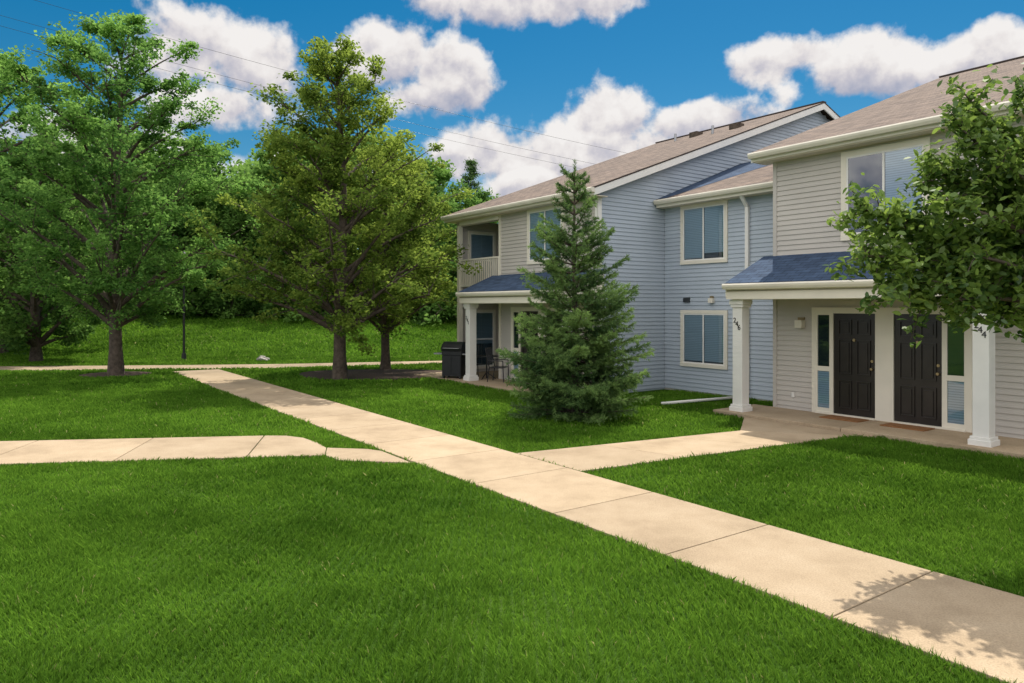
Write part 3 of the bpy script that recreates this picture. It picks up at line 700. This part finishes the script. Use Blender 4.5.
# ------------------------------------------------------------------ world
EL=math.radians(60); hx,hy=.35,.937
w=bpy.data.worlds.new('World'); scene.world=w; w.use_nodes=True; nt=w.node_tree
try:
    w.cycles.sampling_method='MANUAL'; w.cycles.sample_map_resolution=512
except Exception: pass
for n in list(nt.nodes): nt.nodes.remove(n)
out=N(nt,'ShaderNodeOutputWorld'); bg=N(nt,'ShaderNodeBackground'); nt.links.new(bg.outputs[0],out.inputs[0])
sky=N(nt,'ShaderNodeTexSky'); sky.sky_type='NISHITA'; sky.sun_disc=False; sky.sun_elevation=EL; sky.sun_rotation=math.atan2(hx,hy); sky.air_density=1.0; sky.dust_density=.3; sky.ozone_density=3
SK=.15
bg.inputs[1].default_value=SK
g=nt
def VM(t,op,a=None,b=None):
    n=t.nodes.new('ShaderNodeVectorMath'); n.operation=op
    for i,x in enumerate((a,b)):
        if x is None: continue
        if isinstance(x,tuple): n.inputs[i].default_value=x
        else: t.links.new(x,n.inputs[i])
    return n
def MM(t,op,a=None,b=None,c=None,clamp=False):
    n=t.nodes.new('ShaderNodeMath'); n.operation=op; n.use_clamp=clamp
    for i,x in enumerate((a,b,c)):
        if x is None: continue
        if isinstance(x,(int,float)): n.inputs[i].default_value=x
        else: t.links.new(x,n.inputs[i])
    return n.outputs[0]
tc=N(nt,'ShaderNodeTexCoord'); DIR=tc.outputs['Generated']
def noise(vec,sc,det,rg=.56):
    n_=N(nt,'ShaderNodeTexNoise'); n_.inputs['Scale'].default_value=sc; n_.inputs['Detail'].default_value=det; n_.inputs['Roughness'].default_value=rg
    nt.links.new(vec,n_.inputs['Vector']); return n_.outputs[0]
nA=noise(DIR,13,8,.56)
upv=VM(nt,'ADD',DIR,(.004,0,.020)); nB=noise(upv.outputs[0],13,5,.52)
blobs=[(190,55,66,46),(255,60,58,42),(215,105,70,28),(385,58,50,44),(445,78,48,38),(410,100,52,28),
(480,155,68,36),(530,188,70,26),(600,118,50,38),(590,152,78,38),(708,120,54,20),
(790,55,56,26),(870,66,78,32),(985,58,82,34),(510,2,105,24),(600,-4,52,18),(330,178,110,26),(90,150,120,40)]
cur=None; vs_=None
for (px,py,rx,ry) in blobs:
    d=Vector(((px-512)/720,1,(306-py)/720)); L=d.length; d.normalize()
    s=VM(g,'SUBTRACT',DIR,tuple(d)); s=VM(g,'MULTIPLY',s.outputs[0],(720/rx*L,720/rx*.8*L,720/ry*L)); l=g.nodes.new('ShaderNodeVectorMath'); l.operation='LENGTH'; g.links.new(s.outputs[0],l.inputs[0])
    o=MM(g,'SUBTRACT',1.0,l.outputs['Value'])
    s2=g.nodes.new('ShaderNodeSeparateXYZ'); g.links.new(s.outputs[0],s2.inputs[0])
    if cur is None: cur=o; vs_=s2.outputs[2]
    else:
        gt=MM(g,'MULTIPLY_ADD',MM(g,'SUBTRACT',o,cur),4.0,.5,clamp=True)
        mxv=g.nodes.new('ShaderNodeMix'); g.links.new(gt,mxv.inputs[0]); g.links.new(vs_,mxv.inputs[2]); g.links.new(s2.outputs[2],mxv.inputs[3]); vs_=mxv.outputs[0]
        cur=MM(g,'SMOOTH_MAX',cur,o,.25)
sp=g.nodes.new('ShaderNodeSeparateXYZ'); g.links.new(DIR,sp.inputs[0])
m1=g.nodes.new('ShaderNodeMapRange'); m1.inputs[1].default_value=.62; m1.inputs[2].default_value=.30; m1.inputs[3].default_value=-2.5; m1.inputs[4].default_value=.5; g.links.new(sp.outputs[1],m1.inputs[0])
nb_=MM(g,'ADD',MM(g,'MULTIPLY_ADD',noise(DIR,3.2,2),4.0,-2.0),m1.outputs[0])  # unseen cloud cover behind camera and overhead, added as fill light
cur=MM(g,'MAXIMUM',cur,nb_)
f0=MM(g,'ADD',MM(g,'MAXIMUM',cur,-1.5),MM(g,'MULTIPLY_ADD',nA,2.6,-1.25))
al=N(nt,'ShaderNodeMapRange'); al.interpolation_type='SMOOTHSTEP'; al.inputs[1].default_value=-.03; al.inputs[2].default_value=.40; nt.links.new(f0,al.inputs[0])
df=MM(nt,'MULTIPLY',MM(nt,'SUBTRACT',nA,nB),2.8)
sh=MM(nt,'ADD',MM(nt,'MULTIPLY_ADD',vs_,.42,.64),df,clamp=True)
cc=ramp(nt,sh,[(0,(.46,.48,.60)),(.4,(.70,.67,.72)),(.7,(.95,.90,.88)),(.95,(1.05,1.01,.98))])
dt=VM(nt,'DOT_PRODUCT',DIR,(-hx,-hy,.35)); br=N(nt,'ShaderNodeMapRange'); br.inputs[1].default_value=-.4; br.inputs[2].default_value=.5; br.inputs[3].default_value=.88/SK; br.inputs[4].default_value=1.85/SK  # clouds opposite the sun made brighter for the added fill
nt.links.new(dt.outputs['Value'],br.inputs[0])
cs=VM(nt,'SCALE',cc); nt.links.new(br.outputs[0],cs.inputs['Scale'])
hs=N(nt,'ShaderNodeHueSaturation'); hs.inputs['Saturation'].default_value=1.5; hs.inputs['Value'].default_value=.54; hs.inputs['Hue'].default_value=.487
nt.links.new(sky.outputs[0],hs.inputs['Color'])
mx=N(nt,'ShaderNodeMixRGB'); nt.links.new(MM(nt,'MULTIPLY',al.outputs[0],.97),mx.inputs[0]); nt.links.new(hs.outputs[0],mx.inputs[1]); nt.links.new(cs.outputs[0],mx.inputs[2])
nt.links.new(mx.outputs[0],bg.inputs[0])
# sun
sd=bpy.data.lights.new('sun','SUN'); sd.energy=5; sd.angle=math.radians(.55); sd.color=(1,.94,.84)
so=bpy.data.objects.new('sun',sd); link(so)
Sv=Vector((hx*math.cos(EL),hy*math.cos(EL),math.sin(EL))); so.rotation_euler=Sv.to_track_quat('Z','Y').to_euler(); so.location=(0,0,30)
# camera
cd=bpy.data.cameras.new('camera'); cd.sensor_width=36; cd.lens=25.31; cd.shift_y=-.0347; cd.clip_end=3000; cd.clip_start=.05
co=bpy.data.objects.new('camera',cd); link(co); co.location=(0,0,2.3); co.rotation_euler=(math.pi/2,0,0); scene.camera=co
scene.view_settings.view_transform='Standard'; scene.view_settings.look='None'; scene.view_settings.exposure=0
